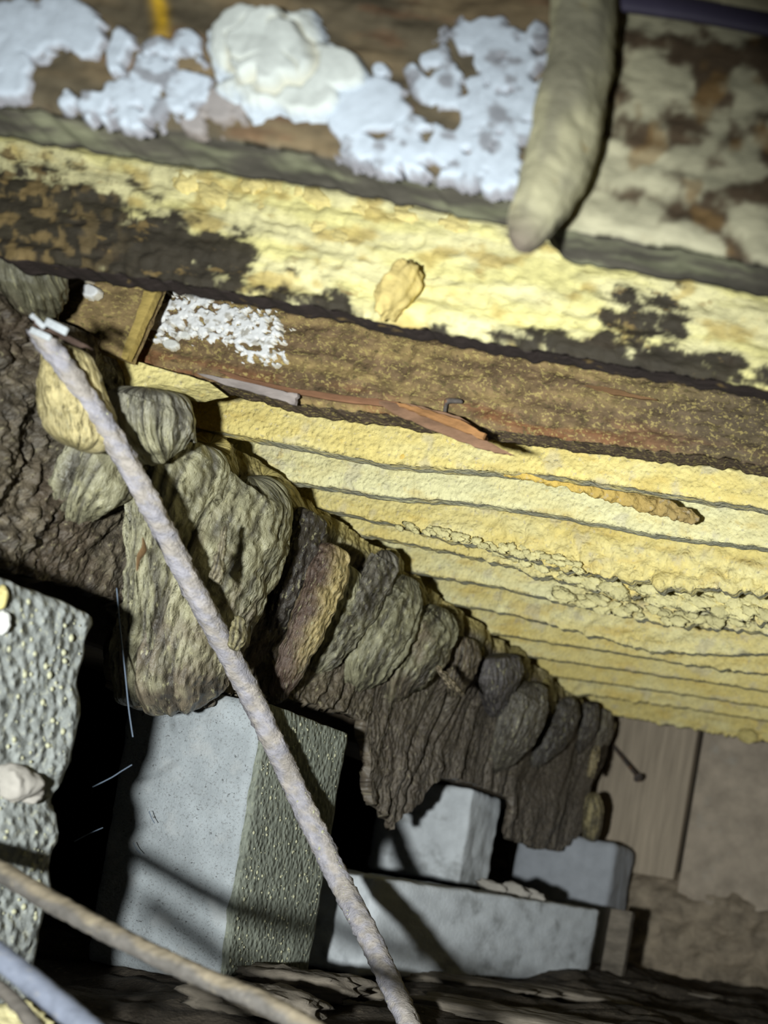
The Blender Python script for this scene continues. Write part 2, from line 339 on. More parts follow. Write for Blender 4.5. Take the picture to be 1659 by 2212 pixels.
spec = [  # Y, lower edge trace, paleness, lump profile (x positions as pixels along the edge), label
 (1.215, [(60, 850), (420, 922), (640, 960), (830, 1000), (1000, 1012), (1165, 1022), (1400, 1058), (1659, 1100), (1900, 1140)], 0.05, None, 'textured yellow foam joist directly below the bare brown timber'),
 (1.360, [(300, 985), (480, 1018), (850, 1072), (1050, 1088), (1250, 1120), (1450, 1158), (1659, 1182), (1900, 1225)], 0.9, None, 'pale smooth foam joist, brightest of the row'),
 (1.470, [(500, 1062), (690, 1098), (850, 1130), (1000, 1170), (1120, 1200), (1250, 1238), (1400, 1250), (1500, 1268), (1659, 1282), (1900, 1310)], 0.15, ((700, 900, 1100, 1300, 1700), (0, .003, .008, .012, .014)), 'deep yellow foam joist with crusty lower edge turning lumpy rightward'),
 (1.560, [(700, 1140), (850, 1166), (1050, 1208), (1200, 1250), (1350, 1284), (1480, 1310), (1560, 1322), (1659, 1345), (1900, 1380)], 0.35, ((850, 1050, 1250, 1700), (.001, .005, .016, .016)), 'foam joist with the largest bubbly lumps along its edge'),
 (1.708, [(760, 1205), (870, 1230), (1050, 1262), (1250, 1306), (1450, 1346), (1659, 1366), (1900, 1400)], 0.6, ((900, 1150, 1400, 1700), (.001, .003, .010, .006)), 'foam joist just beyond the bubbly one, small beads on edge'),
 (1.865, [(820, 1270), (925, 1292), (1100, 1325), (1250, 1364), (1400, 1402), (1500, 1412), (1659, 1410), (1900, 1430)], 0.45, ((900, 1100, 1300, 1700), (0, .002, .008, .003)), 'foam joist whose lower edge sags in the middle'),
 (2.02, [(900, 1338), (985, 1354), (1250, 1396), (1480, 1432), (1659, 1456), (1900, 1490)], 0.2, ((985, 1300, 1500, 1700), (0, 0, .005, .005)), 'straight yellow foam joist, fifth from the far wall'),
 (2.17, [(960, 1388), (1030, 1400), (1250, 1432), (1659, 1491), (1900, 1525)], 0.15, None, 'straight yellow foam joist, fourth from the far wall'),
 (2.33, [(1040, 1436), (1120, 1449), (1250, 1466), (1659, 1526), (1900, 1560)], 0.1, None, 'dim yellow foam joist, third from the far wall'),
 (2.46, [(1150, 1480), (1240, 1496), (1450, 1524), (1659, 1556), (1900, 1590)], 0.25, ((1200, 1400, 1700), (.006, .005, .002)), 'dim foam joist with grey lower edge, second from far wall'),
 (2.71, [(1250, 1532), (1340, 1546), (1659, 1602), (1900, 1640)], 0.15, ((1300, 1600, 1700), (.004, .012, .012)), 'last foam joist, set against the far plank wall'),
]
JY = []
for i, (Y, edge, pale, lump, lab) in enumerate(spec):
    lp = 0.0
    if lump:
        us = lump[0]; ev = np.interp(us, [e[0] for e in edge], [e[1] for e in edge])
        lp = (np.array([PY(u, v, Y)[0] for u, v in zip(us, ev)]), np.array(lump[1]))
    o = joist(Y, edge, M['foam'], yellow(Y, pale, seed=3.7 * i, grey=0.85), seed=2.3 * i, lump=lp, amp=0.0016, nx=620 if i < 7 else 460, nz=46 if i < 7 else 34, thick=0.018)
    tag(o, lab, 'joist', 'yellow foam coated joists'); JY.append(o)

# ------------------------------------------------------------------ tubes and lobes
def spline(P, n):
    P = np.asarray(P, float); k = len(P); t = np.linspace(0, k - 1, n); i = np.clip(t.astype(int), 0, k - 2); f = (t - i)[:, None]
    p0, p1, p2, p3 = P[np.maximum(i - 1, 0)], P[i], P[i + 1], P[np.minimum(i + 2, k - 1)]
    return 0.5 * (2 * p1 + (p2 - p0) * f + (2 * p0 - 5 * p1 + 4 * p2 - p3) * f ** 2 + (3 * p1 - p0 - 3 * p2 + p3) * f ** 3)
def tube(name, P, R, mat, colfn, parent=None, n=160, m=48, side=(1, 0, 0), flat=1.0, stri=0.0, noise=0.0, nscale=60, seed=0.0, tail=True, lean=1.0):
    """swept round body; flat squeezes it along the side axis; stri cuts folds that run along it"""
    Q = spline(np.column_stack([P, R]), n); c, r = Q[:, :3], np.maximum(Q[:, 3], 1e-4)
    if tail:                                          # round both ends off
        t = np.linspace(0, 1, n); r = r * np.sqrt(np.clip(1 - np.clip((0.10 - t) / 0.10, 0, 1) ** 2, 0.0004, 1)) * np.sqrt(np.clip(1 - np.clip((t - 0.90) / 0.10, 0, 1) ** 2, 0.0004, 1))
    T = np.gradient(c, axis=0); T /= np.linalg.norm(T, axis=1)[:, None] + 1e-9
    S = np.array(side, float) - T * (T @ np.array(side, float))[:, None]; S /= np.linalg.norm(S, axis=1)[:, None]
    B = np.cross(T, S)
    ph = np.linspace(0, 2 * np.pi, m, endpoint=False); cp, sp = np.cos(ph), np.sin(ph)
    L = np.concatenate([[0], np.cumsum(np.linalg.norm(np.diff(c, axis=0), axis=1))])
    LL = np.repeat(L[:, None], m, 1); CP = np.repeat(cp[None], n, 0); SP = np.repeat(sp[None], n, 0)
    g = 1 + 0 * LL
    if stri:
        w = 0.35 * perlin(LL * 18, CP * 1.5 + seed, SP * 1.5)
        g = g + stri * 1.3 * (billow(CP * 2.4 + w + seed, SP * 2.4 + w, LL * 4 + seed, 3) - 0.1) + stri * 0.8 * (billow(CP * 6 + w, SP * 6 + seed, LL * 7, 2) - .1)
    rr = r[:, None] * g
    P3 = c[:, None] + B[:, None] * (rr * np.where(CP > 0, CP * lean, CP))[..., None] + S[:, None] * (rr * SP * flat)[..., None]
    if noise:
        dd = noise * fbm(P3[..., 0] * nscale + seed, P3[..., 1] * nscale, P3[..., 2] * nscale, 3)
        P3 = P3 + (B[:, None] * CP[..., None] + S[:, None] * SP[..., None]) * dd[..., None]
    return grid_obj(name, P3, mat, colfn(LL / L[-1], CP, SP, P3, g), parent, wv=True, caps=True, flow=np.stack([CP * r.mean() + seed, SP * r.mean(), LL], -1))

OLIVE = C(0.40, 0.375, 0.24); MUD = C(0.17, 0.138, 0.095); MUD_CREASE_SHADE = C(0.05, 0.042, 0.034)  # the last is dark mud and also the shade painted into creases
def lobe_col(c_hi, c_lo, seed=0.0):
    def fn(t, cp, sp, P, g):
        n = fbm(P[..., 0] * 30 + seed, P[..., 1] * 30, P[..., 2] * 18, 4)
        c = mixc(c_hi + 0 * t[..., None], c_lo, np.clip(ss(0.25, 1.0, t + 0.5 * n), 0, 1))
        return mixc(c, MUD_CREASE_SHADE, 0.85 * ss(1.0, 0.90, g))  # shade painted into the colour where the folds dip in
    return fn

# ------------------------------------------------------------------ girder and its dirty foam curtain
XC = -1.075
girder = link('timber_girder', box_mesh((-1.31, 0.45, 0.215), (-1.14, 2.88, 0.535), 0.006), M['wood_plain'], smooth=False)
me = girder.data; at = me.color_attributes.new('col', 'FLOAT_COLOR', 'POINT')
for d in at.data: d.color = (0.08, 0.06, 0.04, 1)
tag(girder, 'dark timber girder carrying the joists, hidden behind dirty foam', 'beam')

bot = [(-200, 1140), (0, 1228), (250, 1292), (272, 1300), (284, 1500), (320, 1532), (390, 1545), (450, 1535), (500, 1508), (570, 1497), (640, 1510), (745, 1538), (803, 1560),
       (806, 1735), (830, 1745), (860, 1788), (880, 1765), (920, 1740), (945, 1690), (990, 1682), (1085, 1712), (1108, 1722), (1102, 1808), (1160, 1832), (1220, 1840), (1255, 1800), (1268, 1700), (1312, 1600)]
bp = []
for u, v in bot:
    p = PX(u, v, XC); bp.append((p[1], p[2]))
bp = np.array(bp)
for i in range(1, len(bp)): bp[i, 0] = max(bp[i, 0], bp[i - 1, 0] + 0.004)
NY, NZ = 820, 190
Yg = np.linspace(0.50, 2.78, NY); zbot = np.interp(Yg, bp[:, 0], bp[:, 1]) + 0.006 * fbm(Yg * 40, 0 * Yg, 0 * Yg, 4)
zbot = np.where((Yg > 1.31) & (Yg < 1.52), np.maximum(zbot, 0.209), zbot)
ztop = 0.550 - 0.012 * ss(1.06, 0.98, Yg) + 0.004 * fbm(Yg * 12, 0 * Yg, 3 + 0 * Yg, 3)
YY, TT = np.meshgrid(Yg, np.linspace(0, 1, NZ), indexing='ij'); ZZ = ztop[:, None] + (zbot - ztop)[:, None] * TT
S = YY + 0.36 * np.clip(0.56 - ZZ, 0, 0.3) + 0.02 * fbm(YY * 5, ZZ * 5, 0 * ZZ, 2)      # folds lean back as they run down
fade = ss(0.22, 0.50, ZZ)
rough_l = ss(1.12, 0.98, YY)
wr = 0.25 * perlin(S * 9, ZZ * 7, 0 * S)
fold = 0.020 * fade * (1 - 0.6 * rough_l) * (np.abs(perlin(S * 6.5 + wr, ZZ * 1.1, 2 + 0 * S)) * 2) + 0.012 * (np.abs(perlin(S * 17 + wr * 2, ZZ * 2.2, 4 + 0 * S)) * 2 - 0.5)
fine = 0.0055 * billow(S * 34 + wr * 3, ZZ * 7, 1 + 0 * S, 3) + 0.0025 * fbm(YY * 110, ZZ * 60, 0 * S, 3)
lump = rough_l * 0.006 * billow(YY * 60, ZZ * 40, 5 + 0 * S, 4) + 0.004 * ss(0.34, 0.2, ZZ) * billow(YY * 20, ZZ * 20, 8 + 0 * S, 3)
lump = lump + 0.010 * np.clip(perlin(YY * 5, ZZ * 6, 6 + 0 * S), 0, 1)
XX = XC - 0.008 + fold + fine * (1 - 0.65 * ss(1.5, 1.9, YY)) + lump - 0.012 * ss(0.10, 0.0, TT) + 0.012 * rough_l * ss(0.62, 0.50, ZZ)
n1 = fbm(YY * 14, ZZ * 14, 0 * S, 4)
cc = mixc(MUD + 0 * XX[..., None], OLIVE, np.clip(fade * ss(-0.2, 0.5, n1 + 0.25 * ss(0, 0.03, fold)) * (1 - rough_l), 0, 1) * 0.85)
cc = mixc(cc, MUD_CREASE_SHADE, 0.6 * ss(-0.1, -0.5, fine / 0.0045) * (1 - 0.7 * ss(1.4, 1.8, YY)))  # creases between the fine wrinkles darkened in the colour as shade
cc = mixc(cc, C(0.11, 0.08, 0.055), 0.6 * ss(0.1, 0.5, fbm(YY * 9 + 4, ZZ * 9, 3 + 0 * S, 3)))
cc = mixc(cc, YEL * 0.85, 0.8 * ss(0.505, 0.54, ZZ) * ss(1.1, 1.2, YY) * (1 - 0.6 * ss(1.9, 2.3, YY)))
cc = mixc(cc, C(0.15, 0.125, 0.10), ss(0.53, 0.49, ZZ) * 0.85 * ss(1.5, 1.9, YY))
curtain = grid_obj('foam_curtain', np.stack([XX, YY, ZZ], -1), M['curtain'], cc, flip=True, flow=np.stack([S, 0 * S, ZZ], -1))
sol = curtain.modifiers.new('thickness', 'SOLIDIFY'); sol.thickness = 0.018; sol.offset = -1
tag(curtain, 'dirty wrinkled foam curtain hanging over the girder like bark', 'foam')

YL = C(0.74, 0.62, 0.30)
lobes = [  # (u, v, radius px) along the lobe, colours, x of centre line, folds
 ('a', [(50, 540, 60), (62, 590, 66), (66, 640, 58), (70, 690, 34)], OLIVE * 0.42, MUD * 0.9, -1.06, 0.05, 'small grey lobe at the far left under the stained joist'),
 ('y', [(150, 745, 36), (155, 810, 54), (165, 880, 66), (168, 935, 58), (168, 972, 32)], YL * 1.1, YL * 0.85, -0.985, 0.025, 'pale yellow lobe behind the dusty cable'),
 ('b', [(325, 838, 62), (333, 880, 78), (330, 930, 74), (342, 970, 50), (352, 990, 26)], C(.34, .32, .25), OLIVE * 1.2, -0.99, 0.075, 'round grey pleated lobe under the first yellow joist'),
 ('c', [(290, 975, 44), (240, 1025, 48), (190, 1080, 40), (140, 1120, 22)], OLIVE, OLIVE * 0.8, -1.03, 0.13, None),
 ('d', [(425, 955, 46), (425, 1005, 62), (395, 1070, 62), (365, 1150, 50), (345, 1250, 40), (338, 1370, 42), (322, 1460, 42), (318, 1515, 28)], OLIVE * 1.25, OLIVE * 0.62, -1.022, 0.10, None),
 ('e', [(540, 1030, 40), (552, 1085, 72), (520, 1160, 84), (475, 1260, 82), (430, 1360, 82), (405, 1450, 84), (395, 1520, 50)], OLIVE * 1.2, MUD * 1.35, -1.02, 0.09, 'broad wrinkled lobe running down to the middle block'),
 ('f', [(682, 1112, 26), (668, 1170, 26), (640, 1240, 22), (605, 1330, 20), (580, 1400, 14)], MUD_CREASE_SHADE * 1.4, MUD_CREASE_SHADE * 1.5, -1.03, 0.08, 'glossy dark lobe with a wet highlight'),
 ('g', [(722, 1180, 34), (712, 1230, 40), (682, 1310, 36), (645, 1400, 30), (610, 1480, 24), (595, 1510, 14)], C(.50, .36, .15), C(.16, .095, .065), -1.012, 0.04, 'rust brown tongue with a yellow crest'),
 ('h', [(748, 1220, 30), (738, 1300, 32), (700, 1380, 34), (655, 1450, 26)], OLIVE * 1.2, OLIVE * 0.8, -1.045, 0.09, None),
 ('i', [(832, 1188, 18), (834, 1225, 26), (800, 1290, 26), (750, 1365, 27), (705, 1425, 22), (670, 1462, 12)], C(.22, .20, .16), OLIVE * 0.9, -1.028, 0.09, None),
 ('j', [(880, 1245, 20), (874, 1300, 38), (840, 1375, 44), (800, 1440, 40), (770, 1490, 22)], OLIVE * 0.85, OLIVE * 0.7, -1.03, 0.09, None),
 ('k', [(955, 1315, 24), (946, 1360, 40), (912, 1415, 46), (872, 1470, 36), (845, 1510, 18)], OLIVE * 0.8, MUD * 1.4, -1.03, 0.10, None),
 ('l', [(1012, 1378, 18), (1008, 1420, 30), (990, 1470, 26), (972, 1510, 14)], C(.24, .19, .13), MUD, -1.035, 0.07, None),
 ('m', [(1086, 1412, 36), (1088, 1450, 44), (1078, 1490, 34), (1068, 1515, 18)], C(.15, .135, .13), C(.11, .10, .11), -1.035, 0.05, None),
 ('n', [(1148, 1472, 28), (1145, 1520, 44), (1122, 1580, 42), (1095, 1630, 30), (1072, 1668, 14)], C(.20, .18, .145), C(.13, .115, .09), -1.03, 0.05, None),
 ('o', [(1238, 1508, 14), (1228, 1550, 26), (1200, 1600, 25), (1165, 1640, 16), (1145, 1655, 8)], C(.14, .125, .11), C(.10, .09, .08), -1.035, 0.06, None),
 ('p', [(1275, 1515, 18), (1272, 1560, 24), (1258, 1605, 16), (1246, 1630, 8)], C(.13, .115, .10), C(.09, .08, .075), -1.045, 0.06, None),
 ('q', [(1312, 1535, 16), (1305, 1580, 20), (1292, 1640, 14), (1280, 1680, 8)], C(.22, .19, .14), C(.12, .10, .08), -1.045, 0.06, None),
]
for i, (k, pth, ch, cl, X, stri, lab) in enumerate(lobes):
    nn = len(pth); P = [PX(u, v, X - 0.018 - (0.0 if k in 'yb' else 0.060) * max(0, (j / (nn - 1) - 0.35) / 0.65) ** 1.5) for j, (u, v, r) in enumerate(pth)]; R = [r * p[1] / F * 1.10 for p, (u, v, r) in zip(P, pth)]
    if k == 'g':
        def cf(t, cp, sp, Pp, g):
            c = mixc(C(.15, .10, .075) + 0 * t[..., None], C(.58, .45, .20), ss(-1.0, -0.2, -cp * 1.0 + 0.25 * fbm(Pp[..., 0] * 30, Pp[..., 1] * 30, Pp[..., 2] * 30, 3)) * ss(0.85, 0.5, t))
            return mixc(c, OLIVE, ss(0.55, 0.95, -cp) * 0.8)
    else: cf = lobe_col(ch, cl, seed=i * 2.2)
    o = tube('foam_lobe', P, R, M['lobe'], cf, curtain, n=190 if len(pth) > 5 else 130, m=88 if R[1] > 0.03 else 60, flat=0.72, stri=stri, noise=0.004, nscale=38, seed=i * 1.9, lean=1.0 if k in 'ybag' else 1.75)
    if lab: o['label'] = lab
    if k in 'defhijklmno':                              # yellow filler foam added between lobe and joist to lighten the dark gap
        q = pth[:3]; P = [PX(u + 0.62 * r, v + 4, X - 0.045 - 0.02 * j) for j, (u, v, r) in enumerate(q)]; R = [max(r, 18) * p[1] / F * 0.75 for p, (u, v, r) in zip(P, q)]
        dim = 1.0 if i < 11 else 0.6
        tube('foam_filler', P, R, M['lobe'], lobe_col(YEL * 0.9 * dim, OLIVE * dim, seed=i), curtain, n=60, m=36, flat=0.9, stri=0.04, noise=0.003, seed=i * 2.7)

drips = [([(487, 1138, 3), (480, 1180, 9), (473, 1225, 13), (463, 1256, 18)], -0.955, C(.50, .43, .28), 0.5),
         ([(516, 1330, 10), (515, 1370, 18), (505, 1405, 12)], -0.965, C(.44, .38, .20), 0.6),
         ([(942, 1440, 5), (960, 1460, 9), (980, 1482, 9), (1000, 1503, 4)], -0.97, C(.52, .42, .28), 0.7),
         ([(1292, 1610, 6), (1284, 1640, 12), (1274, 1680, 8)], -1.0, C(.55, .44, .24), 0.7),
         ([(1280, 1715, 18), (1282, 1750, 28), (1278, 1790, 27), (1272, 1815, 18)], -1.02, C(.52, .43, .22), 0.7)]
for i, (pth, X, c, fl) in enumerate(drips):
    P = [PX(u, v, X) for u, v, r in pth]; R = [r * p[1] / F for p, (u, v, r) in zip(P, pth)]
    tube('foam_drip', P, R, M['lobe'], lobe_col(c, c * 0.75, i), curtain, n=60, m=28, flat=fl, stri=0.10, noise=0.003, nscale=90, seed=i * 3.3)
tw = tube('bark_shred', [PX(u, v, -0.95) for u, v in ((308, 1160), (312, 1185), (300, 1205), (296, 1235))], [0.001, 0.004, 0.003, 0.001], M['wood_plain'],
          lambda t, cp, sp, P, g: C(.20, .12, .055) + 0 * P, curtain, n=40, m=12, flat=0.4, stri=0.2)

# ------------------------------------------------------------------ growths and foam on the joists
def patch(name, Y, discs, mat, c_in, c_edge, parent, step=0.0013, hmax=0.004, seed=0.0, thr=0.30, nz=0.5, nsc=55, holes=0.0, ring=None):
    """crust growing on the near face of a joist: a height field where the growth is, nothing elsewhere"""
    k = Y / F; D = [(PY(u, v, Y), ru * k, rv * k) for u, v, ru, rv in discs]
    x0 = min(p[0] - a for p, a, b in D) - 0.01; x1 = max(p[0] + a for p, a, b in D) + 0.01
    z0 = min(p[2] - b for p, a, b in D) - 0.01; z1 = max(p[2] + b for p, a, b in D) + 0.01
    nx, nzz = int((x1 - x0) / step), int((z1 - z0) / step)
    X, Z = np.meshgrid(np.linspace(x0, x1, nx), np.linspace(z0, z1, nzz), indexing='ij')
    f = -1 + 0 * X
    for p, a, b in D: f = np.maximum(f, 1 - np.sqrt(((X - p[0]) / a) ** 2 + ((Z - p[2]) / b) ** 2))
    n = fbm(X * nsc, Z * nsc, seed + 0 * X, 5, 0.55)
    g = f + nz * n * 0.35 - holes * ss(0.05, 0.45, fbm(X * nsc * 0.9 + 3, Z * nsc * 0.9, seed + 7 + 0 * X, 4))
    h = np.clip((g - thr * 0.4) * 5, 0, 1)
    hh = hmax * np.sqrt(h) * (1 + 0.22 * billow(X * nsc * 0.5, Z * nsc * 0.5, seed + 2 + 0 * X, 2))
    cr = mixc(c_edge + 0 * X[..., None], c_in, ss(0.0, 0.7, h))
    if holes > 0.3: cr = mixc(cr, c_edge * 0.7, 0.75 * ss(0.12, 0.5, fbm(X * nsc * 0.7 + 8, Z * nsc, seed + 4 + 0 * X, 4)))
    if ring is not None:                                # folds round a thick cushion
        p = PY(ring[0], ring[1], Y); ang = np.arctan2(Z - p[2], X - p[0]); rr = np.hypot(X - p[0], Z - p[2]) / (ring[2] * k)
        rr = rr + 0.22 * perlin(np.cos(ang) * 1.6, np.sin(ang) * 1.6, 4 + 0 * X) + 0.10 * perlin(X * 90, Z * 90, 0 * X)
        groove = np.exp(-((rr - 0.55) / 0.045) ** 2) + 0.7 * np.exp(-((np.sin(ang * 1.5 + rr * 2) - 0.1) / 0.07) ** 2) * ss(0.6, 0.4, rr) * ss(0.1, 0.2, rr)
        hh = hh * (1 + 0.6 * ss(0.62, 0.4, rr)) - 0.004 * groove; cr = mixc(cr, C(0.50, 0.47, 0.36), np.clip(groove, 0, 1) * 0.7)
    keep = (h > 0.0)
    kf = keep[:-1, :-1] | keep[1:, :-1] | keep[:-1, 1:] | keep[1:, 1:]
    fa = grid_faces(nx, nzz)[kf.ravel()]
    V = np.stack([X, Y + 0.003 - hh - 0.004 * ss(0, 0.15, h), Z], -1).reshape(-1, 3); cr = cr.reshape(-1, 3)
    used = np.unique(fa); mp = np.full(len(V), -1); mp[used] = np.arange(len(used))
    return link(name, mesh_np(V[used], mp[fa], cr[used]), mat, parent)

WH = C(0.54, 0.60, 0.68); WE = C(0.28, 0.27, 0.29); CRM = C(0.60, 0.63, 0.60)
patch('mould_patch', J0Y, [(70, 70, 130, 75), (150, 60, 95, 75), (190, 90, 60, 50), (10, 110, 60, 90)], M['mould'], WH, WE, J0, seed=1, holes=0.15)
patch('mould_patch', J0Y, [(15, 170, 75, 60), (45, 150, 40, 40)], M['mould'], WH, WE, J0, seed=2)
patch('mould_patch', J0Y, [(350, 160, 75, 90), (300, 220, 90, 55), (410, 200, 60, 90), (270, 120, 35, 60), (210, 235, 90, 40), (300, 255, 60, 40), (410, 100, 35, 40)], M['mould'], WH, WE, J0, seed=3, holes=0.45, nsc=70)
patch('mould_patch', J0Y, [(610, 145, 165, 135), (560, 105, 105, 95), (735, 165, 70, 55), (665, 215, 90, 65)], M['mould'], CRM, WH * 0.9, J0, seed=4, hmax=0.010, ring=(610, 140, 150), nsc=30)
patch('mould_patch', J0Y, [(810, 235, 100, 70), (760, 270, 60, 50)], M['mould'], WH, WE, J0, seed=5)
patch('mould_patch', J0Y, [(1060, 110, 130, 85), (1130, 150, 90, 110), (960, 180, 90, 80), (1090, 260, 130, 160), (950, 330, 190, 75), (830, 330, 130, 60), (1060, 360, 130, 70)], M['mould'], WH, WE, J0, seed=6, holes=0.55, nsc=60)
patch('mould_patch', J0Y, [(827, 160, 22, 18)], M['mould'], WH, WE, J0, seed=7, nz=.2)
patch('mould_patch', J0Y, [(480, 245, 70, 60), (430, 270, 50, 30)], M['mould'], C(.33, .30, .29), C(.2, .17, .15), J0, seed=8, holes=.4, hmax=.003)
J2m = J2Y
patch('mould_patch', J2m, [(430, 640, 55, 50), (400, 680, 90, 40), (350, 700, 60, 40), (480, 680, 90, 30), (500, 700, 80, 35), (450, 715, 80, 30)], M['mould'], C(.80, .80, .80), C(.5, .45, .35), J2, seed=9, holes=1.0, nsc=120, nz=1.6, hmax=.003)
patch('mould_patch', J2m, [(560, 730, 60, 60), (540, 715, 50, 35), (580, 765, 40, 28), (520, 740, 35, 22)], M['mould'], C(.80, .80, .80), C(.5, .45, .35), J2, seed=10, holes=1.0, nsc=120, nz=1.6, hmax=.003)
patch('mould_patch', 1.054, [(196, 630, 26, 16)], M['mould'], C(.80, .80, .80), C(.5, .45, .35), J2, seed=11, nz=.4, nsc=80, hmax=.002)
patch('mould_patch', 1.054, [(165, 598, 40, 20), (145, 606, 30, 16)], M['mould'], C(.45, .42, .33), C(.3, .25, .18), J2, seed=12, nz=.6, nsc=80, hmax=.002)
patch('mould_patch', J2m, [(370, 745, 20, 12), (400, 725, 14, 10)], M['mould'], C(.7, .7, .66), C(.4, .35, .25), J2, seed=13, nz=.6, nsc=80, hmax=.002)

def const(c, v=0.12):
    return lambda t, cp, sp, P, g: np.clip((c + 0 * P) * (1 + v * fbm(P[..., 0] * 60, P[..., 1] * 60, P[..., 2] * 60, 3))[..., None], 0, 1)
# foam column hanging down the nearest joist
pth = [(1262, -70, 70), (1262, 0, 68), (1258, 80, 66), (1245, 170, 68), (1226, 260, 70), (1205, 340, 68), (1180, 410, 62), (1152, 470, 50), (1128, 520, 34), (1116, 542, 18)]
P = [PY(u, v, 0.69) for u, v, r in pth]; R = [r * 0.69 / F for u, v, r in pth]
fc = tube('foam_column', P, R, M['foam_stained'], lambda t, cp, sp, P, g: mixc(mixc(C(.42, .39, .25) + 0 * P, C(.27, .25, .175), ss(0, .6, fbm(P[..., 0] * 25, P[..., 1] * 25, P[..., 2] * 12, 4))), C(.16, .13, .10), ss(.85, 1., t)),
          None, n=160, m=64, side=(0, 1, 0), flat=0.75, stri=0.02, noise=0.0025, nscale=35, seed=4.4)
tag(fc, 'long rounded foam column running down the nearest joist', 'foam')
# dark strip and the foam above it at the top right
a0, a1 = PY(1330, -10, 0.70), PY(1900, 95, 0.70)
st = tube('plastic_strip', [PY(u, v, 0.702) for u, v in ((1345, 0), (1500, 22), (1659, 52), (1850, 84))], [0.0085] * 4, M['plastic'], const(C(.08, .07, .11)), None, n=40, m=16, side=(0, 1, 0), flat=0.5, tail=False)
tag(st, 'dark purple plastic strip along the top of the nearest joist', 'strip')
fb = tube('foam_bead', [PY(u, v, 0.702) for u, v in ((1450, -40), (1560, -22), (1659, -2), (1850, 32))], [0.012] * 4, M['foam_stained'], const(C(.55, .50, .32)), J0, n=90, m=24, side=(0, 1, 0), flat=0.6, noise=0.004)
# blobs and blisters on the stained joist
def blob(name, u, v, Y, ru, rv, c, parent, mat='foam_stained', depth=0.6, tilt=0.0, seed=0.0, n=26, m=40, rough=0.12):
    c0_ = PY(u, v, Y); k = Y / F; th, ph = np.meshgrid(np.linspace(0.02, math.pi - 0.02, n), np.linspace(0, 2 * math.pi, m, endpoint=False), indexing='ij')
    x, z, y = np.sin(th) * np.cos(ph), np.cos(th), np.sin(th) * np.sin(ph)
    s = 1 + rough * fbm(x * 2 + seed, y * 2, z * 2, 4)
    X, Z = x * ru * k * s, z * rv * k * s; ct, stt = math.cos(tilt), math.sin(tilt)
    Pp = np.stack([c0_[0] + X * ct - Z * stt, c0_[1] + y * s * min(ru, rv) * k * depth, c0_[2] + X * stt + Z * ct], -1)
    return grid_obj(name, Pp, M[mat], const(c)(None, None, None, Pp, None), parent, wv=True, caps=True)
bl = blob('foam_blob', 858, 628, 0.918, 30, 66, C(.66, .52, .20), J1, tilt=-0.42, seed=1, depth=1.1, rough=.25)
bl['label'] = 'hanging knobbly foam blob'
for i, (u, v, ru, rv) in enumerate([(552, 398, 32, 30), (470, 425, 44, 26), (600, 400, 30, 22), (410, 395, 36, 26), (690, 430, 40, 26), (640, 415, 26, 22), (740, 520, 26, 22), (560, 450, 40, 16), (700, 490, 34, 20), (790, 450, 34, 22), (990, 490, 44, 24), (880, 470, 40, 24)]):
    blob('foam_blister', u, v, J1Y + 0.004, ru, rv, C(.72, .60, .25) * (0.9 + 0.2 * random.random()), J1, tilt=random.uniform(-.4, .2), seed=i * 2.1, depth=0.55, rough=.3)
# ridge of foam along the first yellow joists
ridge = [(820, 985, 10), (900, 990, 17), (960, 992, 15), (1040, 1003, 14), (1130, 1022, 14), (1230, 1040, 17), (1320, 1064, 20), (1400, 1088, 20), (1460, 1105, 18), (1512, 1122, 14)]
P = [PY(u, v, 1.225 if u < 1150 else 1.225 + 0.10 * (u - 1150) / 360) for u, v, r in ridge]; R = [r * 1.24 / F for u, v, r in ridge]
tube('foam_ridge', P, R, M['foam'], lambda t, cp, sp, P, g: mixc(C(.72, .50, .12) + 0 * P, C(.42, .30, .12), ss(.5, 1., t)), JY[0], n=300, m=28, side=(0, 1, 0), flat=0.6, noise=0.005, nscale=75)['label'] = 'crumbly orange foam ridge'
# bubbly foam lumps on the lumpy joists
lumps = []
for k in range(95):
    u = random.uniform(1080, 1700); base = np.interp(u, [1080, 1200, 1350, 1480, 1659, 1720], [1190, 1236, 1272, 1296, 1322, 1332]); s = ss(1050, 1400, u)
    v = base + random.uniform(-34, 12) * (0.4 + 0.6 * s); lumps.append((u, v, random.uniform(7, 13) + 9 * float(s) * random.random() ** 2, 1.552 + random.uniform(-.008, .008)))
for k in range(55):
    u = random.uniform(1200, 1700); base = np.interp(u, [1200, 1320, 1450, 1659, 1720], [1290, 1314, 1338, 1352, 1360]); lumps.append((u, base + random.uniform(-18, 6), random.uniform(5, 12), 1.695 + random.uniform(-.01, .005)))
for k in range(60):
    u = random.uniform(860, 1260); base = np.interp(u, [860, 1000, 1120, 1260], [1128, 1160, 1186, 1225]); lumps.append((u, base + random.uniform(-5, 12), random.uniform(4, 9), 1.462 + random.uniform(-.006, .006)))
for i, (u, v, r, Y) in enumerate(lumps):
    blob('foam_lump', u, v, Y, r * random.uniform(1.2, 2.2), r * random.uniform(.7, 1.05), C(.80, .72, .36) * random.uniform(.85, 1.1), JY[2 if Y < 1.5 else (3 if Y < 1.6 else 4)], mat='foam', depth=0.6, tilt=random.uniform(-.4, .15), seed=i * .77, n=11, m=16, rough=.45)
blob('foam_lump', 1615, 1590, 2.69, 22, 16, C(.70, .58, .22), JY[-1], mat='foam', seed=3)
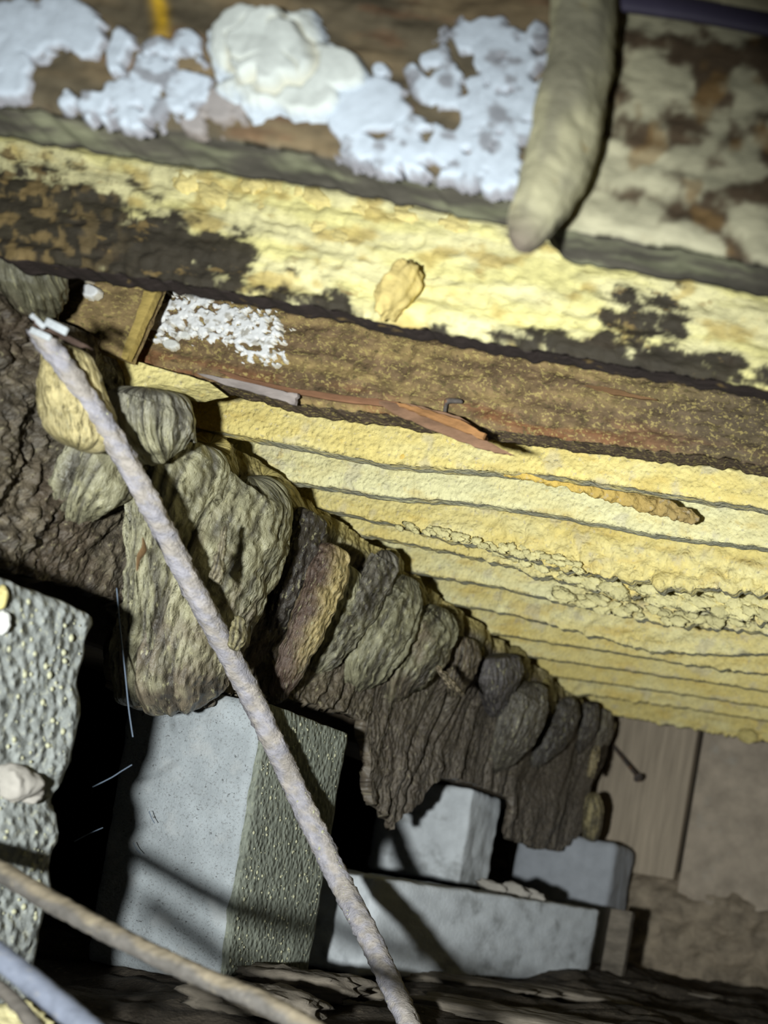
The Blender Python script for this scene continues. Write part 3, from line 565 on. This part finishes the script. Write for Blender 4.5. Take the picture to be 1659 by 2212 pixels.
# splinters peeling off the bare timber
def shard(poly, Y0, Y1, c, parent, thick=0.004, name='splinter', mat='wood_plain'):
    bm = bmesh.new(); n = len(poly); us = [p[0] for p in poly]; u0, u1 = min(us), max(us); pts = []
    for k in range(n):
        (ua, va), (ub, vb) = poly[k], poly[(k + 1) % n]
        for q in range(4):
            f = q / 4; u, v = ua + (ub - ua) * f, va + (vb - va) * f
            w = 0 if q == 0 else 2.2; pts.append((u + random.uniform(-w, w), v + random.uniform(-w, w)))
    fr = [bm.verts.new(PY(u, v, Y0 + (Y1 - Y0) * (u - u0) / (u1 - u0))) for u, v in pts]
    bk = [bm.verts.new(v.co + Vector((0, thick, 0.001))) for v in fr]
    bm.faces.new(fr); bm.faces.new(bk[::-1]); m = len(fr)
    for k in range(m): bm.faces.new((fr[(k + 1) % m], fr[k], bk[k], bk[(k + 1) % m]))
    bmesh.ops.recalc_face_normals(bm, faces=bm.faces[:])
    me = bpy.data.meshes.new('m'); bm.to_mesh(me); bm.free()
    at = me.color_attributes.new('col', 'FLOAT_COLOR', 'POINT')
    for d in at.data: d.color = (*(c * random.uniform(.75, 1.2)), 1)
    return link(name, me, M[mat], parent, smooth=False)
shard([(800, 862), (830, 866), (900, 876), (960, 890), (1000, 905), (1045, 936), (1050, 950), (1075, 965), (1110, 983), (1085, 980), (1050, 972), (1000, 955), (950, 935), (900, 915), (850, 893)], 1.10, 1.07, C(.26, .15, .09), J2)
shard([(850, 868), (900, 878), (960, 896), (1005, 912), (1048, 936), (1044, 950), (990, 928), (930, 905), (880, 885)], 1.093, 1.062, C(.38, .19, .075), J2)
shard([(425, 806), (500, 818), (600, 842), (642, 850), (636, 874), (600, 862), (540, 845), (470, 825)], 1.10, 1.09, C(.34, .29, .27), J2)
shard([(470, 800), (600, 832), (760, 856), (860, 868), (850, 878), (740, 868), (600, 846), (500, 818)], 1.10, 1.098, C(.26, .13, .07), J2)
shard([(190, 740), (215, 752), (245, 772), (296, 810), (268, 800), (235, 785), (205, 765)], 1.095, 1.085, C(.28, .24, .23), J2)
shard([(70, 690), (110, 706), (165, 735), (195, 752), (160, 745), (110, 722), (75, 705)], 0.878, 0.93, C(.15, .10, .08), J2)
shard([(1260, 832), (1310, 836), (1360, 850), (1420, 864), (1350, 856), (1300, 846)], 1.105, 1.10, C(.20, .11, .05), J2)
# yellow foam squeezed out between the bare timber and the lobes
pb = shard([(120, 585), (190, 592), (342, 612), (330, 645), (305, 700), (272, 776), (225, 762), (175, 746), (110, 712), (118, 650)], 1.052, 1.066, C(.25, .175, .08), J2, thick=0.012, name='board_end', mat='wood')
pb['label'] = 'short brown board end left of the white mould flecks'
shard([(318, 612), (344, 613), (331, 648), (306, 702), (273, 777), (262, 772), (292, 690)], 1.0585, 1.0625, C(.45, .33, .10), J2, thick=0.006, name='foam_seam', mat='foam_stained')
fl = shard([(92, 733), (185, 748), (290, 780), (360, 800), (452, 826), (400, 837), (330, 831), (262, 839), (222, 866), (190, 830), (140, 785)], 1.08, 1.088, C(.80, .69, .29), J2, thick=0.03, name='foam_fillet', mat='foam')
fl['label'] = 'bright yellow foam squeezed out below the timber'
nl = tube('nail', [PY(u, v, 1.10) for u, v in ((1000, 868), (968, 866), (962, 880), (961, 900))], [.002, .0035, .002, .0014], M['rust'], const(C(.2, .1, .05)), J2, n=40, m=10, noise=.001)
# pale paper scraps stuck at the left end
for u, v, w, h, rz in ((122, 706, 40, 9, .3), (82, 694, 30, 6, .6), (88, 722, 36, 7, .25)):
    p = PY(u, v, 0.882); q = box_mesh((-w * .5 * 1.06 / F, -.0015, -h * 1.06 / F * .8), (w * .5 * 1.06 / F, .0015, h * 1.06 / F * .8), .0006)
    q.transform(Matrix.Translation(p) @ Matrix.Rotation(rz, 4, 'Y')); link('paper_scrap', q, M['block_pale'], J2)

# ------------------------------------------------------------------ concrete piers
def block(name, lo, hi, mat, seed=0.0, rough=0.003, bev=0.008, n=26, yaw=0.0, chips=()):
    lo, hi = np.array(lo, float), np.array(hi, float); ctr = (lo + hi) / 2; hs = (hi - lo) / 2
    V, Fc, base = [], [], 0
    for ax in range(3):
        for sg in (-1, 1):
            i, j = [(1, 2), (2, 0), (0, 1)][ax]; a, b = np.meshgrid(np.linspace(-1, 1, n), np.linspace(-1, 1, n), indexing='ij')
            p = np.zeros((n, n, 3)); p[..., ax] = sg; p[..., i] = a; p[..., j] = b; f = grid_faces(n, n)
            if sg < 0: f = f[:, ::-1]
            V.append(p.reshape(-1, 3)); Fc.append(f + base); base += n * n
    V = np.vstack(V) * hs; core = np.clip(V, -(hs - bev), hs - bev); d = V - core; L = np.linalg.norm(d, axis=1)[:, None]; Nn = d / np.maximum(L, 1e-9)
    V = core + Nn * bev
    W = V + ctr
    V = V + Nn * (rough * fbm(W[:, 0] * 30 + seed, W[:, 1] * 30, W[:, 2] * 30, 4))[:, None]
    for (p, r) in chips:                               # knocked-off corners
        dd = np.linalg.norm(W - np.array(p), axis=1); k = np.clip(1 - dd / r, 0, 1); V = V - np.sign(V) * (k * r * 0.45)[:, None] * (0.6 + 0.6 * fbm(W[:, 0] * 60, W[:, 1] * 60, W[:, 2] * 60, 3))[:, None]
    c, s = math.cos(yaw), math.sin(yaw); V = np.stack([V[:, 0] * c - V[:, 1] * s, V[:, 0] * s + V[:, 1] * c, V[:, 2]], -1)
    me = mesh_np(V + ctr, np.vstack(Fc)); bm = bmesh.new(); bm.from_mesh(me); bmesh.ops.remove_doubles(bm, verts=bm.verts[:], dist=1e-5); bm.to_mesh(me); bm.free()
    return link(name, me, M[mat])
def specks(parent, pts, nrm, rmin, rmax, mat='speck'):
    """little half beads of overspray, one joined part"""
    V, Fc = [], []; b = 0
    nrm = np.array(nrm, float); t1 = np.cross(nrm, (0, 0, 1)); t1 /= np.linalg.norm(t1); t2 = np.cross(nrm, t1)
    for p in pts:
        r = rmin + (rmax - rmin) * rng.random() ** 2.5; e = 1 + rng.random()
        ring = [p + r * (math.cos(a) * t1 + e * math.sin(a) * t2) for a in np.linspace(0, 2 * np.pi, 6, endpoint=False)]
        r2 = [p + nrm * r * .55 + .6 * r * (math.cos(a) * t1 + e * math.sin(a) * t2) for a in np.linspace(0, 2 * np.pi, 6, endpoint=False)]
        V += ring + r2 + [p + nrm * r * .8]
        for k in range(6):
            k2 = (k + 1) % 6; Fc += [(b + k, b + k2, b + 6 + k2), (b + k, b + 6 + k2, b + 6 + k), (b + 6 + k, b + 6 + k2, b + 12)]
        b += 13
    return link('overspray_bead', mesh_np(np.array(V), np.array(Fc)), M[mat], parent, 'stuff')

B1 = block('concrete_block', (-1.145, 0.585, -0.215), (-0.945, 0.975, 0.212), 'block_specked', 1, rough=0.005, n=44,
           chips=[((-0.945, 0.975, 0.02), .03), ((-0.945, 0.80, 0.0), .05), ((-.945, .84, -.03), .03)])
tag(B1, 'nearest concrete block at the left, beaded with foam overspray', 'concrete block')
pp = [np.array((-0.944, rng.uniform(.60, .962), rng.uniform(-.12, .203))) for k in range(900)]
pp = [p for p in pp if not (abs(p[2] - .02) < .04 and p[1] > .93) and not (abs(p[1] - .81) < .05 and abs(p[2] + .01) < .05)]
specks(B1, pp, (1, 0, 0), .0006, .0028)
lmp = tube('foam_lump', [PX(u, v, -0.945) for u, v in ((0, 1690), (35, 1690), (62, 1710), (55, 1735))], [.016, .019, .013, .005], M['mould'], const(C(.42, .39, .35)), B1, n=40, m=24, noise=.004, stri=.08)
blob('foam_lump', 3, 1290, PX(3, 1290, -.94)[1], 12, 26, C(.7, .6, .25), B1, mat='foam', seed=6)
blob('foam_lump', 4, 1345, PX(4, 1345, -.94)[1], 16, 26, C(.75, .75, .72), B1, mat='mould', seed=7)

B2 = block('concrete_block', (-1.215, 1.32, -0.215), (-1.02, 1.51, 0.205), 'block', 2, rough=0.0022, n=36)
tag(B2, 'tall grey block with pitted front face in the middle', 'concrete block')
lin = block('shaded_side_face', (-1.03, 1.324, -0.205), (-1.0130, 1.506, 0.203), 'block_side', 8, rough=0.0022, bev=0.003, n=26); lin.parent = B2; lin.location = lin.location - B2.location  # thin panel added over the side face to carry its darker shaded colour
pp = [np.array((-1.0125, rng.uniform(1.33, 1.50), rng.uniform(-.19, .2))) for k in range(420)]
specks(B2, pp, (1, 0, 0), .0006, .0022)

B3 = block('concrete_block', (-1.34, 2.13, -0.02), (-1.12, 2.275, 0.207), 'block_pale', 3, rough=0.003, n=26)
tag(B3, 'pale block standing upright on the low concrete sill', 'concrete block')
SL = block('concrete_sill', (-1.255, 1.67, -0.215), (-1.0, 2.40, -0.028), 'block_pale', 4, rough=0.004, yaw=-0.22, n=34)
for v in (SL,): v.location.x += 0.065
tag(SL, 'long low concrete sill lying on the ground under pale block', 'concrete sill')
B4 = block('concrete_block', (-1.25, 2.66, -0.215), (-0.954, 2.84, 0.172), 'block_dim', 5, rough=0.003, bev=0.02, n=26)
tag(B4, 'dim bluish block farthest back, close to the plank wall', 'concrete block')
oc = block('timber_offcut', (-0.86, 2.43, -0.215), (-0.80, 2.46, -0.02), 'debris', 6, rough=0.002, bev=0.003, n=12)
tag(oc, 'dark upright board end beside the low concrete sill', 'board')
for i, (u, v, ru, rv) in enumerate([(1062, 1912, 34, 12), (1110, 1926, 36, 14), (1150, 1938, 30, 11), (1140, 1912, 18, 8)]):
    p = PY(u, v, 2.12); o = blob('mortar_chunk', u, v, 2.12 + .02 * i, ru, rv, C(.4, .37, .33), None, mat='mould', seed=i * 5.1, n=9, m=12, rough=.5, tilt=-.2)
    o.location.z = -0.03; tag(o, ['flat mortar chunk next to the pale block foot', 'broad cracked mortar chunk, middle of the sill top', 'mortar chunk nearest the sill end', 'smallest mortar chunk, lying behind the others'][i], 'rubble', 'mortar chunks on the sill')

# ------------------------------------------------------------------ cables
def cable(name, pts, Y0, Y1, rpx, mat, colr, label, noise=0.0012, n=240, mid=None):
    k = len(pts); yy = np.linspace(Y0, Y1, k) if mid is None else np.interp([v for u, v in pts], mid[0], mid[1]); P = [PY(u, v, y) for (u, v), y in zip(pts, yy)]; R = [rpx * p[1] / F for p in P]
    o = tube(name, P, R, M[mat], colr, None, n=n, m=26, side=(0, 1, 0), noise=noise, nscale=140, tail=False)
    return tag(o, label, 'cable')
def dusty(t, cp, sp, P, g):
    return mixc(C(.42, .40, .44) + 0 * P, C(.47, .42, .38), ss(-.2, .5, fbm(P[..., 0] * 60, P[..., 1] * 60, P[..., 2] * 60, 4) + .3 * cp))
main = [(84, 712), (100, 738), (150, 806), (215, 900), (268, 988), (322, 1085), (376, 1190), (432, 1298), (487, 1400), (540, 1498), (590, 1602), (634, 1695), (684, 1800), (735, 1905), (790, 2010), (838, 2110), (890, 2225), (930, 2320)]
CABY = ((668, 800, 1085, 1300, 1498, 1600, 1700, 1900, 2110, 2320), (0.90, 0.94, 1.04, 1.14, 1.26, 1.305, 1.36, 1.40, 1.33, 1.20))
cab = cable('dusty_cable', main, 1.00, 0.80, 22, 'cable', dusty, 'dusty grey cable slanting down across the whole view', noise=0.0026, mid=CABY)
pp = []
for i in range(260):
    t = rng.uniform(1, len(main) - 1.01); j = int(t); f = t - j; u = main[j][0] * (1 - f) + main[j + 1][0] * f; v = main[j][1] * (1 - f) + main[j + 1][1] * f
    Yq = float(np.interp(v, *CABY)); ang = rng.uniform(0, math.pi); rr = 20.0 * Yq / F
    p = PY(u, v, Yq) + np.array((math.cos(ang) * rr * .95, -math.sin(ang) * rr, math.cos(ang) * rr * .35)); pp.append(p)
specks(cab, pp, (0.2, -0.97, 0.1), .0006, .0022)
def wornd(t, cp, sp, P, g):
    return mixc(C(.11, .10, .09) + 0 * P, C(.20, .165, .115), ss(.1, .8, cp + .5 * fbm(P[..., 0] * 30, P[..., 1] * 30, P[..., 2] * 30, 3)))
cable('worn_conduit', [(-90, 1835), (0, 1882), (130, 1958), (290, 2042), (440, 2112), (560, 2162), (660, 2215), (760, 2275)], 0.84, 0.80, 22, 'cable_dark', wornd, 'worn brown conduit crossing in front of the blocks', noise=.0012)
cable('blue_grey_pipe', [(-80, 2000), (0, 2066), (90, 2138), (180, 2212), (260, 2280)], 0.74, 0.72, 25, 'cable_dark', lambda t, cp, sp, P, g: C(.15, .165, .21) + 0 * P, 'smooth bluish grey pipe in the bottom left corner', noise=.0005, n=90)
cable('thin_twig', [(-60, 2090), (0, 2135), (45, 2178), (80, 2225)], 0.79, 0.78, 14, 'cable_dark', lambda t, cp, sp, P, g: C(.13, .115, .10) + 0 * P, 'thin dark rod below the bluish pipe', noise=.0008, n=70)
fy = blob('foam_scrap', 20, 2215, 0.86, 75, 50, C(.74, .66, .36), None, mat='foam', seed=8, depth=1.0, rough=.3)
tag(fy, 'pale yellow foam scrap on the ground in the corner', 'foam')

# ------------------------------------------------------------------ far nail, silk threads, debris
p0, p1 = PY(1316, 1600, 2.89), PY(1376, 1676, 2.80); ax = (p1 - p0)
nail = tube('long_nail', [p0, p0 + ax * .5, p1], [.006, .006, .006], M['rust'], const(C(.1, .08, .07)), None, n=20, m=12, tail=False)
tube('nail_head', [p1 - ax * .02, p1, p1 + ax * .05, p1 + ax * .055], [.006, .010, .016, .015], M['rust'], const(C(.1, .08, .07)), nail, n=12, m=14, tail=False)
tag(nail, 'long rusty nail sticking out of the plank wall', 'nail')
def thread(pts, Y, r, label):
    P = [PY(u, v, Y) for u, v in pts]; o = tube('silk_thread', P, [r] * len(P), M['thread'], const(C(.6, .6, .7)), None, n=40, m=6, tail=False); tag(o, label, 'thread', 'spider silk threads')
thread([(252, 1270), (258, 1340), (270, 1450), (278, 1530), (287, 1592)], 1.12, .0008, 'long silk thread hanging between the two left blocks')
thread([(200, 1700), (240, 1680), (262, 1666), (285, 1652)], 1.1, .0006, 'short slanting silk strand in the dark gap')
thread([(160, 1818), (190, 1802), (222, 1788)], 1.1, .0004, 'faint short silk strand low in the dark gap')
thread([(322, 1752), (328, 1768), (334, 1778)], 1.3, .0005, 'tiny curl of silk on the shadowed edge of the middle block')
thread([(288, 1820), (294, 1832), (304, 1844)], 1.3, .0005, 'small silk curl low beside the middle block')

def chunk(name, u, v, Z, sx, sy, sz, mat, label, cat, yaw=0.0, seed=0.0, group=None):
    p = PZ(u, v, Z); n, m = 22, 40
    th, ph = np.meshgrid(np.linspace(0.02, math.pi - 0.02, n), np.linspace(0, 2 * math.pi, m, endpoint=False), indexing='ij')
    x, y, z = np.sin(th) * np.cos(ph), np.sin(th) * np.sin(ph), np.cos(th)
    q = np.max(np.abs(np.stack([x, y, z])), 0); k = (1 / q) ** 0.55
    s = k * (1 + .28 * fbm(x * 2 + seed, y * 2, z * 2, 5)); X, Yy, Z_ = x * s * sx, y * s * sy, z * s * sz * (1 + .25 * perlin(x * 5 + seed, y * 5, 0 * x))
    c, sn = math.cos(yaw), math.sin(yaw); Pp = np.stack([p[0] + X * c - Yy * sn, p[1] + X * sn + Yy * c, p[2] + Z_], -1)
    o = grid_obj(name, Pp, M[mat], None, None, wv=True, caps=True); return tag(o, label, cat, group)
chunk('rotten_wood_chunk', 650, 2125, -0.20, .085, .05, .02, 'debris', 'pale rotten wood chunk at the foot of the middle block', 'wood', .2, 1)
chunk('rotten_wood_chunk', 560, 2160, -0.20, .07, .05, .018, 'debris', 'rotten wood chunk behind the worn conduit', 'wood', -.2, 2)
chunk('rotten_wood_chunk', 760, 2140, -0.21, .05, .03, .012, 'debris', 'small dark wood chunk left of the cable foot', 'wood', .5, 3)
chunk('rotten_board', 1010, 2128, -0.215, .16, .05, .014, 'debris', 'flat rotten board along the foot of the concrete sill', 'wood', .05, 4)
chunk('rotten_board', 1230, 2150, -0.215, .14, .05, .012, 'debris', 'rotten board on the ground in front of the sill end', 'wood', -.06, 5)
chunk('rotten_board', 1480, 2150, -0.21, .20, .06, .014, 'debris', 'wide rotten board at the foot of the rubble wall', 'wood', .08, 6)
chunk('rotten_board', 1100, 2195, -0.215, .17, .06, .014, 'debris', 'cracked rotten board at the bottom edge, right of the cable', 'wood', -.1, 7)
chunk('stone', 1440, 2088, -0.19, .07, .03, .012, 'rubble', 'low stone at the bottom of the far wall', 'stone', .1, 8)
